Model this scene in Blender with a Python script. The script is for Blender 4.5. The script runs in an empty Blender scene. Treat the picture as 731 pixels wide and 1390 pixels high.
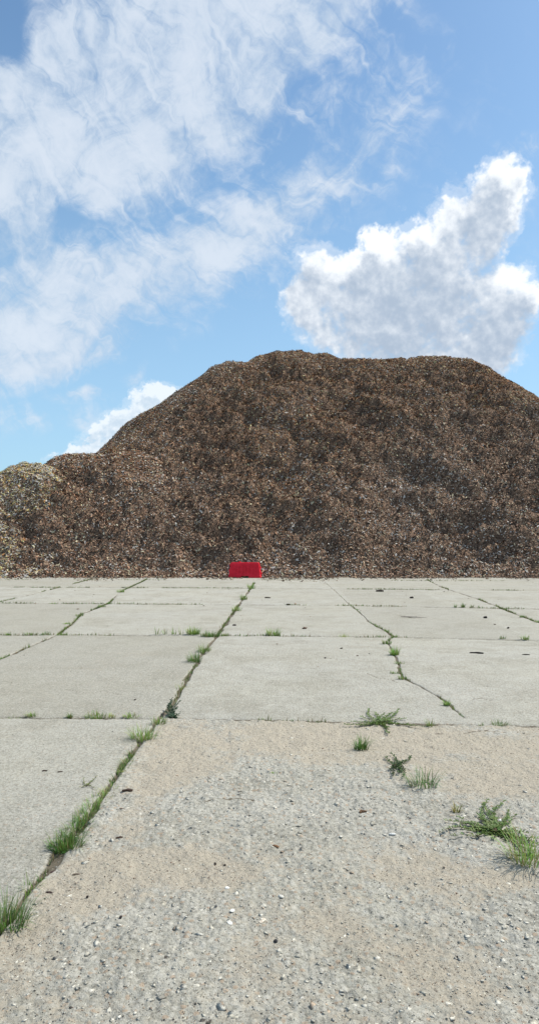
import bpy, bmesh, math, random
import numpy as np
from mathutils import Vector, Matrix

# ------------------------------------------------------------------ camera, sky, sun
R = math.radians
scene = bpy.context.scene
C = scene.collection
PW, PH = 731.0, 1390.0
FPX, CX, CY = 920.0, 365.5, 650.0
CAM_H, YAW, PITCH = 1.5, R(1.5), R(4.85)
SUN_EL, SUN_AZ = 54.0, 68.0          # azimuth measured clockwise from +Y (ahead), so ahead and to the right

cam_d = bpy.data.cameras.new('camera')
cam = bpy.data.objects.new('camera', cam_d); C.objects.link(cam)
cam.location = (0, 0, CAM_H)
cam.rotation_euler = (math.pi/2 + PITCH, 0, YAW)
cam_d.sensor_fit = 'VERTICAL'; cam_d.sensor_height = 36.0; cam_d.sensor_width = 36.0
cam_d.lens = 36.0*FPX/PH
cam_d.shift_y = -(PH/2 - CY)/PH
cam_d.clip_start = 0.05; cam_d.clip_end = 5000
scene.camera = cam
CM = Matrix.Rotation(YAW, 3, 'Z') @ Matrix.Rotation(math.pi/2 + PITCH, 3, 'X')

def ray(px, py):
    return (CM @ Vector(((px-CX)/FPX, -(py-CY)/FPX, -1.0))).normalized()
def gp(px, py, z=0.0):               # where a sight line meets the pavement
    d = ray(px, py); t = (z-CAM_H)/d.z
    return (d.x*t, d.y*t)
def azel(px, py):
    d = ray(px, py)
    return math.atan2(d.x, d.y), math.asin(d.z)

scene.view_settings.view_transform = 'Standard'
scene.view_settings.look = 'None'
scene.view_settings.gamma = 1.0
scene.view_settings.use_curve_mapping = False
scene.view_settings.exposure = 0.28
scene.cycles.max_bounces = 4; scene.cycles.diffuse_bounces = 2; scene.cycles.glossy_bounces = 2; scene.cycles.transmission_bounces = 2

sun_d = bpy.data.lights.new('sun', 'SUN'); sun_d.energy = 4.6; sun_d.angle = R(0.55); sun_d.color = (1.0, 0.94, 0.84)
sun = bpy.data.objects.new('sun', sun_d); C.objects.link(sun)
sd = Vector((math.sin(R(SUN_AZ))*math.cos(R(SUN_EL)), math.cos(R(SUN_AZ))*math.cos(R(SUN_EL)), math.sin(R(SUN_EL))))
sun.rotation_euler = sd.to_track_quat('Z', 'Y').to_euler()

world = bpy.data.worlds.new('World'); scene.world = world; world.use_nodes = True
SKY_STRENGTH = 0.12
SKY_TINT = (.80, 1.03, 1.12, 1)

class NT:
    """small helper for building node graphs"""
    def __init__(s, tree): s.t = tree; s.n = tree.nodes; s.l = tree.links
    def new(s, typ, **kw):
        n = s.n.new(typ)
        for k, v in kw.items(): setattr(n, k, v)
        return n
    def put(s, sock, v):
        if hasattr(v, 'links') or isinstance(v, bpy.types.NodeSocket): s.l.new(v, sock)
        else: sock.default_value = v
    def m(s, op, a, b=None, c=None, clamp=False):
        n = s.new('ShaderNodeMath', operation=op, use_clamp=clamp)
        s.put(n.inputs[0], a)
        if b is not None: s.put(n.inputs[1], b)
        if c is not None: s.put(n.inputs[2], c)
        return n.outputs[0]
    def v(s, op, a, b=None, scale=None):
        n = s.new('ShaderNodeVectorMath', operation=op)
        s.put(n.inputs[0], a)
        if b is not None: s.put(n.inputs[1], b)
        if scale is not None: s.put(n.inputs['Scale'], scale)
        return n.outputs[0]
    def ramp(s, x, a, b, lo=0.0, hi=1.0, smooth=True):
        n = s.new('ShaderNodeMapRange', interpolation_type='SMOOTHSTEP' if smooth else 'LINEAR')
        s.put(n.inputs[0], x); s.put(n.inputs[1], a); s.put(n.inputs[2], b); s.put(n.inputs[3], lo); s.put(n.inputs[4], hi)
        return n.outputs[0]
    def mix(s, f, a, b, mode='MIX'):
        n = s.new('ShaderNodeMix', data_type='RGBA', blend_type=mode)
        s.put(n.inputs[0], f); s.put(n.inputs[6], a); s.put(n.inputs[7], b)
        return n.outputs[2]
    def noise(s, vec, scale, detail=4, rough=0.5, lac=2.0, dist=0.0, out=0):
        n = s.new('ShaderNodeTexNoise')
        s.put(n.inputs['Vector'], vec); n.inputs['Scale'].default_value = scale; n.inputs['Detail'].default_value = detail
        n.inputs['Roughness'].default_value = rough; n.inputs['Lacunarity'].default_value = lac; n.inputs['Distortion'].default_value = dist
        return n.outputs[out]
    def voro(s, vec, scale, feature='F1', detail=0, rough=0.5, out=0):
        n = s.new('ShaderNodeTexVoronoi', feature=feature)
        s.put(n.inputs['Vector'], vec); n.inputs['Scale'].default_value = scale
        if 'Detail' in n.inputs: n.inputs['Detail'].default_value = detail; n.inputs['Roughness'].default_value = rough
        return n.outputs[out]
    def mapping(s, vec, loc=(0,0,0), rot=(0,0,0), sc=(1,1,1), typ='POINT'):
        n = s.new('ShaderNodeMapping', vector_type=typ)
        s.put(n.inputs[0], vec); n.inputs[1].default_value = loc; n.inputs[2].default_value = rot; n.inputs[3].default_value = sc
        return n.outputs[0]

def build_world():
    k = NT(world.node_tree); k.n.clear()
    out = k.new('ShaderNodeOutputWorld'); bg = k.new('ShaderNodeBackground'); bg.inputs[1].default_value = SKY_STRENGTH
    k.l.new(bg.outputs[0], out.inputs[0])
    sky = k.new('ShaderNodeTexSky', sky_type='NISHITA'); sky.sun_disc = False
    sky.sun_elevation = R(SUN_EL); sky.sun_rotation = R(SUN_AZ)
    sky.altitude = 100; sky.air_density = 1.0; sky.dust_density = 1.2; sky.ozone_density = 1.6
    tc = k.new('ShaderNodeTexCoord'); D = tc.outputs['Generated']
    sep = k.new('ShaderNodeSeparateXYZ'); k.l.new(D, sep.inputs[0])
    az = k.m('ARCTAN2', sep.outputs[0], sep.outputs[1]); el = k.m('ARCSINE', sep.outputs[2])
    cmb = k.new('ShaderNodeCombineXYZ'); k.l.new(az, cmb.inputs[0]); k.l.new(el, cmb.inputs[1]); P = cmb.outputs[0]

    def warp(vec, scale, amp, detail=3, rough=.55):
        c = k.noise(D, scale, detail, rough, out=1)
        return k.v('ADD', vec, k.v('MULTIPLY', k.v('SUBTRACT', c, (.5, .5, .5)), (amp, amp, 0)))
    def blobs(vec, lst):
        acc = None
        for (px, py, rx, ry, rot, wt) in lst:
            a, e = azel(px, py)
            m = k.mapping(vec, (a, e, 0), (0, 0, R(rot)), (rx/FPX, ry/FPX, 1), 'TEXTURE')
            g = k.new('ShaderNodeTexGradient', gradient_type='SPHERICAL'); k.l.new(m, g.inputs[0])
            t = k.m('SMOOTH_MIN', k.m('MULTIPLY', g.outputs[1], wt*1.6), 1.0, .3) if wt > 0 else k.m('MULTIPLY', g.outputs[1], wt*1.6)
            acc = t if acc is None else k.m('ADD', acc, t)
        return acc

    # ---- high thin cloud
    W1 = warp(P, 4.0, 0.20, 4)
    veil = blobs(W1, [
        (250, 60, 300, 150, 35, .8), (160, 170, 120, 130, 60, .8), (430, 30, 270, 90, 30, .65), (330, 130, 170, 70, 40, .4),
        (40, 250, 90, 190, 10, .7), (20, 400, 120, 100, 0, .45), (50, 440, 170, 70, 28, .9), (190, 375, 260, 80, 30, .6), (380, 290, 320, 90, 38, .48), (480, 200, 260, 60, 38, .12), (120, 230, 60, 70, 30, .5),
        (700, 195, 90, 20, 15, .3), (120, 120, 160, 140, 0, .5), (-100, 200, 200, 300, 0, .6),
        (112, 520, 60, 16, 0, .35), (155, 468, 60, 22, 20, .35), (207, 500, 30, 18, 40, .3), (60, 560, 300, 60, 0, .2), (640, 330, 200, 300, 0, .14),
        (15, 60, 60, 60, 60, -.8), (82, 190, 52, 28, 20, -.7), (95, 280, 45, 100, -20, -.45), (10, 355, 60, 30, -30, -.3)])
    veil = k.m('MINIMUM', veil, 1.0)
    st = k.mapping(W1, (0, 0, 0), (0, 0, R(36)), (1/2.4, 1/8.0, 1), 'TEXTURE')
    W2 = warp(P, 3.2, .22, 5, .7)
    st2 = k.mapping(W2, (3, 0, 0), (0, 0, R(-36)), (1/5.0, 1/17.0, 1), 'TEXTURE')
    n1 = k.noise(st, 1.9, 7, .66, dist=.5); n2 = k.noise(st2, 1.7, 6, .62, dist=.6); n3 = k.noise(D, 15, 7, .7)
    n = k.m('ADD', k.m('ADD', k.m('MULTIPLY', n1, .36), k.m('MULTIPLY', n2, .38)), k.m('MULTIPLY', n3, .26))
    nn = k.m('MULTIPLY', k.m('SUBTRACT', n, .5), 4.6)
    amp = k.ramp(veil, 0, .35, .25, 1.0)
    v0 = k.m('ADD', veil, k.m('MULTIPLY', nn, amp))
    cir = k.m('MULTIPLY', k.ramp(v0, .05, 1.15), .88)
    # ---- heaped cloud
    sunoff = azel(731, 60); ctr = azel(560, 380)
    def cumulus(lst, seed, sc, wamp, lo, hi):
        W = warp(P, 12.0*sc, wamp, 5, .65)
        b = k.m('SMOOTH_MIN', k.m('MULTIPLY', blobs(W, lst), 1.5), 2.4, .6)
        def relief(vec):
            bil = k.voro(vec, 19*sc, 'SMOOTH_F1', 3.5, .72)
            return k.m('ADD', k.m('MULTIPLY', k.m('SUBTRACT', .36, bil), 1.25), k.m('MULTIPLY', k.m('SUBTRACT', k.noise(vec, 30*sc, 7, .72), .5), 1.7))
        D0 = k.v('ADD', D, (seed, 0, 0)); D1 = k.v('ADD', D, (seed+.006/sc, 0.0, .010/sc))
        r0 = relief(D0); r1 = relief(D1)
        d = k.m('ADD', b, r0)
        al = k.ramp(d, lo, hi)
        lit = k.m('SUBTRACT', r0, r1)
        wisp = k.ramp(k.m('ADD', k.m('MULTIPLY', b, .8), k.m('MULTIPLY', k.m('SUBTRACT', k.noise(D1, 40*sc, 6, .72, dist=.4), .5), 2.2)), .62, 1.2, 0, .3)
        al = k.m('MAXIMUM', al, wisp)
        bs = k.m('SMOOTH_MIN', k.m('MULTIPLY', blobs(k.v('ADD', W, (.012, .034/sc, 0)), lst), 1.5), 2.4, .6)
        return d, bs, al, lit, r0
    big, bb, a_big, lit, br = cumulus([
        (422, 345, 62, 40, 0, .75), (415, 400, 60, 80, 0, .7), (500, 350, 55, 52, 0, .7), (520, 400, 140, 105, 0, 1.1), (598, 340, 80, 90, 45, .9),
        (652, 275, 60, 75, 30, .85), (680, 245, 40, 44, 30, .75), (690, 285, 36, 50, 0, .55), (712, 335, 18, 18, 0, -.25), (672, 300, 50, 60, 20, .5), (545, 345, 20, 34, 0, -.35), (472, 322, 20, 24, 0, -.4), (612, 300, 24, 18, 40, .5), (600, 430, 140, 115, 0, 1.2), (690, 425, 72, 75, 0, .8), (460, 450, 110, 100, 0, 1.0),
        (560, 318, 40, 26, 20, .5), (505, 318, 26, 20, 0, .5), (455, 300, 16, 18, 0, .3), (700, 370, 46, 50, 0, .3), (735, 285, 34, 24, 0, .3), (640, 500, 90, 60, 0, .8), (720, 395, 40, 60, 0, .4)], 0.0, 1.0, .10, .05, 1.25)
    sm, sb, a_sm, lits, sr = cumulus([
        (208, 548, 48, 36, 30, .9), (165, 578, 50, 36, 30, .9), (135, 602, 50, 32, 20, .9), (90, 617, 70, 14, 0, .7), (228, 543, 36, 28, 0, .9), (200, 545, 50, 44, 30, .5), (150, 590, 50, 40, 30, .5), (195, 612, 90, 60, 0, 1.0),
        (742, 544, 34, 16, 0, 1.0)], 4.0, 1.7, .045, .15, .95)
    low = k.noise(D, 7.0, 4, .6)
    low2 = k.noise(D, 16.0, 5, .62)
    core = k.m('ADD', k.m('MULTIPLY', bb, .62), k.m('MULTIPLY', k.m('SUBTRACT', low, .5), 1.6))
    core = k.m('ADD', core, k.m('MULTIPLY', k.m('SUBTRACT', low2, .5), .8))
    core = k.m('SUBTRACT', core, k.m('MULTIPLY', lit, .6))
    core = k.ramp(core, .15, 2.0, 0, 1.0)
    core2 = k.ramp(k.m('SUBTRACT', k.ramp(sb, .6, 2.2), k.m('MULTIPLY', lits, 1.0)), .2, 1.5, 0, .8)
    s = 1.0/SKY_STRENGTH
    white = (.86*s, .89*s, .92*s, 1); shade = (.37*s, .45*s, .56*s, 1)
    lowwhite = (.72*s, .79*s, .85*s, 1); lowshade = (.47*s, .59*s, .71*s, 1)
    veilc = k.mix(k.ramp(n, .38, .62), (.45*s, .55*s, .67*s, 1), (.63*s, .69*s, .77*s, 1))
    hz = k.ramp(el, R(0), R(42), .62, 0.05)
    tint = k.mix(1.0, sky.outputs[0], SKY_TINT, 'MULTIPLY')
    base = k.mix(hz, tint, (.40*s, .62*s, .80*s, 1))
    col = k.mix(cir, base, veilc)
    col = k.mix(a_sm, col, k.mix(core2, lowwhite, lowshade))
    col = k.mix(a_big, col, k.mix(core, white, shade))
    k.l.new(col, bg.inputs[0])
    # the rest of the sky, behind and overhead: the same air with broken thin cloud
    bg2 = k.new('ShaderNodeBackground'); bg2.inputs[1].default_value = SKY_STRENGTH
    rest = k.mix(k.ramp(k.noise(D, 2.2, 4, .6), .42, .7, 0, .8), base, (.66*s, .74*s, .84*s, 1))
    k.l.new(rest, bg2.inputs[0])
    side = k.m('MULTIPLY', k.ramp(k.m('ABSOLUTE', az), R(50), R(38)), k.ramp(el, R(54), R(46)))
    side = k.m('MULTIPLY', side, k.ramp(el, R(-2), R(0)))
    mx = k.new('ShaderNodeMixShader'); k.l.new(side, mx.inputs[0]); k.l.new(bg2.outputs[0], mx.inputs[1]); k.l.new(bg.outputs[0], mx.inputs[2])
    k.l.new(mx.outputs[0], out.inputs[0])
build_world()

# ------------------------------------------------------------------ helpers
rnd = random.Random(7)
rg = np.random.default_rng(11)

def h2(ix, iy, seed):
    n = (ix.astype(np.int64)*374761393 + iy.astype(np.int64)*668265263 + seed*1442695041) & 0xffffffff
    n = ((n ^ (n >> 13))*1274126177) & 0xffffffff
    n = ((n ^ (n >> 16))*2246822519) & 0xffffffff
    return ((n ^ (n >> 15)) & 0xffffff)/float(0xffffff)
def vn(x, y, seed=0):
    ix = np.floor(x); iy = np.floor(y); fx = x-ix; fy = y-iy
    fx = fx*fx*(3-2*fx); fy = fy*fy*(3-2*fy)
    a = h2(ix, iy, seed); b = h2(ix+1, iy, seed); c = h2(ix, iy+1, seed); d = h2(ix+1, iy+1, seed)
    return (a*(1-fx)+b*fx)*(1-fy) + (c*(1-fx)+d*fx)*fy
def fbm(x, y, sc, octs=4, seed=0, rough=.5):
    s = 0; a = 1; t = 0
    for o in range(octs):
        s = s + a*vn(x*sc*(2.03**o)+17.3*o, y*sc*(2.03**o)-9.1*o, seed+o*7); t += a; a *= rough
    return s/t - .5
def sstep(a, b, x):
    t = np.clip((x-a)/(b-a), 0, 1); return t*t*(3-2*t)

def link(name, me, mat=None, parent=None, smooth=False):
    o = bpy.data.objects.new(name, me); C.objects.link(o)
    if mat: me.materials.append(mat)
    if parent: o.parent = parent
    if smooth: me.polygons.foreach_set('use_smooth', np.ones(len(me.polygons), dtype=bool))
    return o
def np_mesh(name, V, F):
    """V (n,3) float, F (m,3 or 4) int"""
    me = bpy.data.meshes.new(name); V = np.ascontiguousarray(V, np.float32); F = np.ascontiguousarray(F, np.int32)
    m, q = F.shape
    me.vertices.add(len(V)); me.vertices.foreach_set('co', V.ravel())
    me.loops.add(m*q); me.loops.foreach_set('vertex_index', F.ravel())
    me.polygons.add(m); me.polygons.foreach_set('loop_start', np.arange(0, m*q, q, dtype=np.int32))
    me.update(calc_edges=True)
    return me
def fattr(me, name, arr):
    a = me.attributes.new(name, 'FLOAT', 'POINT'); a.data.foreach_set('value', np.ascontiguousarray(arr, np.float32).ravel())
def cattr(me, name, arr):
    c = np.ones((len(arr), 4), np.float32); c[:, :3] = arr
    a = me.attributes.new(name, 'FLOAT_COLOR', 'POINT'); a.data.foreach_set('color', c.ravel())
def tag(o, label=None, cat=None, group=None, kind=None):
    if label: o['label'] = label
    if cat: o['category'] = cat
    if group: o['group'] = group
    if kind: o['kind'] = kind
    return o
def grid_faces(nx, ny):
    i = np.arange(nx-1); j = np.arange(ny-1)
    I, J = np.meshgrid(i, j); a = (J*nx+I).ravel()
    return np.stack([a, a+1, a+1+nx, a+nx], 1)

def material(name):
    m = bpy.data.materials.new(name); m.use_nodes = True
    k = NT(m.node_tree); b = k.n['Principled BSDF']
    return m, k, b
def obj_coords(k): return k.new('ShaderNodeTexCoord').outputs['Object']
def attr(k, name, out='Fac'): return k.new('ShaderNodeAttribute', attribute_name=name).outputs[out]
def bump(k, b, h, strength, dist):
    n = k.new('ShaderNodeBump'); n.inputs['Strength'].default_value = strength; n.inputs['Distance'].default_value = dist
    k.put(n.inputs['Height'], h); k.l.new(n.outputs[0], b.inputs['Normal'])

# ------------------------------------------------------------------ materials
def mat_concrete():
    m, k, b = material('worn_concrete')
    P = obj_coords(k)
    sand = attr(k, 'sand'); joint = attr(k, 'joint'); worn = attr(k, 'worn')
    big = k.noise(P, .55, 5, .6); mid = k.noise(P, 4.0, 5, .65); fine = k.noise(P, 62, 5, .8); grit = k.noise(P, 150, 3, .75)
    c = k.mix(k.ramp(mid, .3, .7), (.34, .33, .285, 1), (.425, .412, .36, 1))
    c = k.mix(k.ramp(big, .35, .7, 0, .55), c, (.40, .38, .30, 1))
    stain = k.m('MULTIPLY', k.ramp(k.noise(P, 1.1, 8, .8), .47, .62), .55)
    c = k.mix(stain, c, (.24, .225, .18, 1))
    c = k.mix(attr(k, 'tone'), c, (.27, .255, .205, 1))
    spk = k.noise(P, 24, 4, .75)
    c = k.mix(k.ramp(spk, .53, .64, 0, .42), c, (.17, .16, .13, 1))
    c = k.mix(k.ramp(spk, .44, .35, 0, .4), c, (.52, .50, .44, 1))
    # dark pores and pale grains
    c = k.mix(k.ramp(fine, .52, .64, 0, .75), c, (.13, .12, .10, 1))
    c = k.mix(k.ramp(fine, .47, .36, 0, .65), c, (.50, .48, .43, 1))
    c = k.mix(k.ramp(grit, .56, .66, 0, .6), c, (.15, .14, .12, 1))
    # exposed stones where the skin has worn off
    vor = k.new('ShaderNodeTexVoronoi', feature='F1'); k.put(vor.inputs['Vector'], P); vor.inputs['Scale'].default_value = 42
    stone = k.m('MULTIPLY', worn, k.ramp(vor.outputs[0], .50, .34))
    sepc = k.new('ShaderNodeSeparateColor'); k.l.new(vor.outputs[1], sepc.inputs[0])
    sc = k.mix(sepc.outputs[0], (.28, .27, .225, 1), (.50, .48, .42, 1))
    sc = k.mix(k.ramp(sepc.outputs[1], .80, .86), sc, (.36, .27, .19, 1))
    c = k.mix(k.m('MULTIPLY', worn, k.ramp(k.noise(P, 38, 5, .75), .54, .62, 0, .55)), c, (.15, .14, .115, 1))
    c = k.mix(k.m('MULTIPLY', stone, .7), c, sc)
    # sand
    sn = k.noise(P, 120, 4, .75); sm = k.noise(P, 7, 4, .6)
    s1 = k.mix(k.ramp(sn, .3, .7), (.28, .245, .19, 1), (.45, .405, .325, 1))
    s1 = k.mix(k.ramp(sm, .35, .7, 0, .5), s1, (.38, .34, .265, 1))
    s1 = k.mix(k.ramp(k.noise(P, 75, 3, .6), .60, .70, 0, .8), s1, (.13, .10, .075, 1))
    f = k.ramp(k.m('ADD', sand, k.m('MULTIPLY', k.m('SUBTRACT', k.noise(P, 14, 6, .75), .5), 2.4)), .25, .95)
    c = k.mix(f, c, s1)
    # soil and rotted leaves in the joints
    dirt = k.mix(k.noise(P, 60, 3, .7), (.05, .042, .030, 1), (.22, .19, .14, 1))
    jf = k.ramp(k.m('ADD', joint, k.m('MULTIPLY', k.m('SUBTRACT', k.noise(P, 30, 4, .7), .5), .5)), .3, .75)
    c = k.mix(jf, c, dirt)
    k.l.new(c, b.inputs['Base Color']); b.inputs['Roughness'].default_value = .95; b.inputs['Specular IOR Level'].default_value = .2
    h = k.m('ADD', k.m('MULTIPLY', fine, .5), k.m('MULTIPLY', k.noise(P, 130, 4, .75), .5))
    h = k.m('SUBTRACT', h, k.m('MULTIPLY', k.m('MULTIPLY', worn, vor.outputs[0]), .5))
    bump(k, b, h, 1.0, .012)
    return m
M_CON = mat_concrete()

def mat_attr(name, rough=.85, spec=.25, mul=1.0, noise=None, transl=0.0):
    m, k, b = material(name)
    c = attr(k, 'col', 'Color')
    if noise:
        f = k.ramp(k.noise(obj_coords(k), noise, 4, .65), .3, .7, .65, 1.3)
        c = k.mix(1.0, c, k.v('MULTIPLY', (1, 1, 1), f) if False else c, 'MIX')
        hs = k.new('ShaderNodeHueSaturation'); k.l.new(c, hs.inputs['Color']); k.l.new(f, hs.inputs['Value']); c = hs.outputs[0]
    k.l.new(c, b.inputs['Base Color']); b.inputs['Roughness'].default_value = rough; b.inputs['Specular IOR Level'].default_value = spec
    if transl:
        t = k.new('ShaderNodeBsdfTranslucent'); k.l.new(c, t.inputs[0])
        mx = k.new('ShaderNodeMixShader'); mx.inputs[0].default_value = transl
        k.l.new(b.outputs[0], mx.inputs[1]); k.l.new(t.outputs[0], mx.inputs[2])
        k.l.new(mx.outputs[0], k.n['Material Output'].inputs[0])
    return m
M_CHIP = mat_attr('bark_chip', 1.0, .0)
M_STONE = mat_attr('loose_stone', .9, .2, noise=150)
M_LEAF = mat_attr('green_leaf', .55, .35, transl=.35)
M_WOOD = mat_attr('weathered_bark', .9, .15, noise=90)

# ------------------------------------------------------------------ pavement: joints between the slabs
def PL(*pts): return [gp(*p) for p in pts]
JOINTS = [   # (polyline, half width, depth)
    (PL((-400, 966), (0, 973.5), (215, 975), (366, 977), (520, 981), (731, 986.5), (1100, 996)), .016, .02),
    (PL((-400, 858), (0, 861.5), (295, 862.5), (366, 862.5), (531, 864.5), (731, 869.5), (1100, 879)), .028, .026),
    (PL((-400, 815), (0, 818.5), (366, 821), (480, 822), (731, 826.5), (1100, 832)), .036, .026),
    (PL((-400, 795), (0, 797), (366, 798.5), (731, 801.5), (1100, 804)), .045, .026),
    (PL((-400, 786.2), (366, 787.4), (1100, 790)), .03, .018),
    (PL((-60, 1345), (0, 1262), (50, 1198), (95, 1138), (140, 1083), (172, 1030), (212, 980), (235, 954), (272, 890), (295, 862), (315, 833), (331, 811), (345, 791)), .022, .022),
    (PL((-179, 974), (-20, 903), (79, 861.5), (100, 845), (111, 833), (148, 819), (162, 804), (179, 796), (200, 786)), .015, .016),
    (PL((-140, 850), (0, 817), (22, 812), (96, 793.5), (128, 785)), .013, .016),
    (PL((476, 822.5), (484, 828), (503, 846), (525, 857), (533, 864), (524, 872), (534, 886), (541, 904), (545, 919), (574, 934), (604, 952), (629, 974)), .010, .012),
    (PL((476, 822.5), (455, 803), (440, 790)), .005, .006),
    (PL((579, 787), (599, 797), (623, 805), (645, 812), (671, 822), (693, 831), (711, 838), (731, 845), (900, 925), (1000, 985)), .016, .016),
    (PL((498, 914), (512, 920), (528, 922), (548, 929), (562, 933)), .004, .004),
    (PL((640, 950), (652, 947), (661, 950), (673, 951)), .004, .004),
    (PL((540, 835), (548, 836), (560, 839), (574, 840)), .010, .006),
    (PL((588, 996), (620, 997), (655, 993), (690, 996), (735, 989)), .005, .005),
    (PL((90, 936), (118, 941), (140, 938), (163, 943)), .003, .003),
    (PL((425, 888), (440, 893), (462, 895)), .004, .004),
    (PL((270, 1092), (292, 1088), (318, 1084), (345, 1088)), .005, .006),
]
def seg_dist(x, y, pl, wob=0.0):
    d = np.full(x.shape, 1e9, np.float32)
    for (x0, y0), (x1, y1) in zip(pl[:-1], pl[1:]):
        dx, dy = x1-x0, y1-y0; L = dx*dx+dy*dy
        t = np.clip(((x-x0)*dx + (y-y0)*dy)/L, 0, 1)
        d = np.minimum(d, np.hypot(x-x0-t*dx, y-y0-t*dy))
    return d

def spaced(segs):
    out = [segs[0][0]]
    for a, b, st0, st1 in segs:
        x = a
        while x < b-1e-6:
            t = (x-a)/(b-a); x += st0+(st1-st0)*t; out.append(min(x, b))
    return np.unique(np.array(out))
half = spaced([(0, 1.7, .0065, .0065), (1.7, 5, .009, .03), (5, 14, .03, .08), (14, 90, .1, 8)])
GX = np.unique(np.concatenate([-half, half]))
ys = [1.35]
while ys[-1] < 27: ys.append(ys[-1] + .0031*max(ys[-1], 2.1))
tail = [27.5]
while tail[-1] < 1500: tail.append(tail[-1]*1.12)
GY = np.array([-60, -30, -15, -7, -3, -1, 0, .6, 1.0, 1.2] + ys + tail)
X, Y = np.meshgrid(GX, GY); X = X.ravel(); Y = Y.ravel()

def ell(x, y, px, py, rx, ry):       # soft ellipse lying on the pavement
    cx, cy = gp(px, py); x1, _ = gp(px+rx, py); _, y1 = gp(px, py-ry); _, y0 = gp(px, py+ry)
    a = abs(x1-cx); b = max((y1-y0)/2, .05)
    return np.clip(1-np.sqrt(((x-cx)/a)**2+((y-(y0+y1)/2)/b)**2), -1, 1)
def front_slab(x, y):                # 1 on the broken slab nearest the camera, right of the main joint
    row = np.interp(x, [p[0] for p in JOINTS[0][0]], [p[1] for p in JOINTS[0][0]])
    mj = JOINTS[5][0]; mx = np.interp(y, [p[1] for p in mj], [p[0] for p in mj])
    wob = fbm(x, y, 2.3, 4, 31)*.25
    return sstep(.05, -.03, y-row+wob*.15)*sstep(-.06, .07, x-mx+wob*.6)
def masks(x, y):
    fs = front_slab(x, y)
    s = np.full(x.shape, .40)
    for (px, py, rx, ry, w) in [
        (450, 1010, 330, 34, .75), (660, 1040, 150, 50, .7), (230, 1030, 90, 60, .7), (640, 1080, 60, 22, .5), (180, 1120, 50, 60, .5), (120, 1210, 75, 60, .75), (220, 1175, 130, 32, .9), (300, 1190, 70, 25, .6),
        (620, 1200, 130, 60, .75), (520, 1160, 110, 50, .35), (440, 1230, 90, 60, .45), (560, 1270, 90, 40, .3), (40, 1280, 60, 40, .6), (330, 1270, 60, 60, .3),
        (370, 1090, 190, 48, -.75), (430, 1130, 110, 40, -.45), (560, 1120, 80, 30, -.5), (250, 1110, 80, 40, -.4), (130, 1270, 90, 40, -.5), (280, 1260, 110, 50, -.6), (660, 1160, 70, 30, -.7), (720, 1250, 70, 60, -.6),
        (520, 1240, 60, 40, -.4), (610, 1030, 40, 14, -.4), (690, 1000, 60, 12, -.3)]:
        s += w*np.clip(ell(x, y, px, py, rx, ry)*1.6, 0, 1)
    s += fbm(x, y, 1.6, 5, 3, .65)*1.9
    sand = np.clip(s*.8+.06+fbm(x, y, 5, 4, 4, .6)*.8, 0, 1)*fs
    # a little sand blown along the cracks elsewhere
    sand = np.maximum(sand, sstep(.12, .34, fbm(x, y, .5, 5, 77, .6))*.45)
    worn = np.clip(.25 + .75*fs + fbm(x, y, .9, 4, 12)*.7, 0, 1)
    return fs, sand, worn
def joint_field(x, y):
    wx = x + fbm(x, y, 5, 3, 61)*.05; wy = y + fbm(x, y, 5, 3, 62)*.05
    j = np.zeros(x.shape); dep = np.zeros(x.shape)
    for n, (pl, w, d) in enumerate(JOINTS):
        dist = seg_dist(wx, wy, pl)
        ww = w*(1 + 1.1*fbm(x, y, 2.7, 3, 40+n)*2)
        ww = np.clip(ww, w*.35, w*2.5)
        mm = sstep(1.7, .7, dist/ww)
        edge = sstep(5.0, 1.0, dist/ww)*.16
        j = np.maximum(j, np.maximum(mm, edge)); dep = np.maximum(dep, mm*d + edge*d*.7)
    return j, dep
def ground_z(x, y):
    fs, sand, worn = masks(x, y)
    j, dep = joint_field(x, y)
    lf = fbm(x, y, .35, 3, 5)*.02
    rough = fbm(x, y, 9, 3, 21, .55)
    ridg = .5-np.abs(fbm(x, y, 22, 3, 22, .6))*2
    near = sstep(14, 6, y)
    z = lf*.5 + near*(rough*.006 + ridg*.004 + fbm(x, y, 60, 2, 27)*.004)
    z += fs*(-.006 + rough*.016 + near*ridg*.006*(1-sand) + fbm(x, y, 45, 2, 23)*.005*(1-.5*sand))
    z += fs*fbm(x, y, 2.2, 3, 24)*.02*(1-sand*.6)
    fl = fbm(x, y*1.2, 13, 3, 26, .6); z += fs*near*(1-sand*.75)*(np.floor((fl+.5)*9)/9*.022 + fbm(x, y, 30, 3, 28, .7)*.009)
    z -= dep*(1-.5*fs)
    return z, j, sand, worn, fs
def zat(x, y): return float(ground_z(np.array([x], float), np.array([y], float))[0][0])

Z, J, SND, WRN, FS = ground_z(X, Y)
me = np_mesh('concrete_pavement', np.stack([X, Y, Z], 1), grid_faces(len(GX), len(GY)))
fattr(me, 'joint', J); fattr(me, 'sand', SND); fattr(me, 'worn', WRN)
rowi = sum((Y > np.interp(X, [p[0] for p in j[0]], [p[1] for p in j[0]])).astype(int) for j in JOINTS[:5])
coli = sum((X > np.interp(Y, [p[1] for p in j[0]], [p[0] for p in j[0]])).astype(int) for j in (JOINTS[5], JOINTS[6], JOINTS[7], JOINTS[8], JOINTS[10]))
fattr(me, 'tone', h2(rowi, coli, 5)*.55*(1-FS))
pav = tag(link('concrete_pavement', me, M_CON, smooth=True), 'pale grey concrete slab pavement with weedy joints and a sandy broken slab in front', kind='structure')

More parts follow.
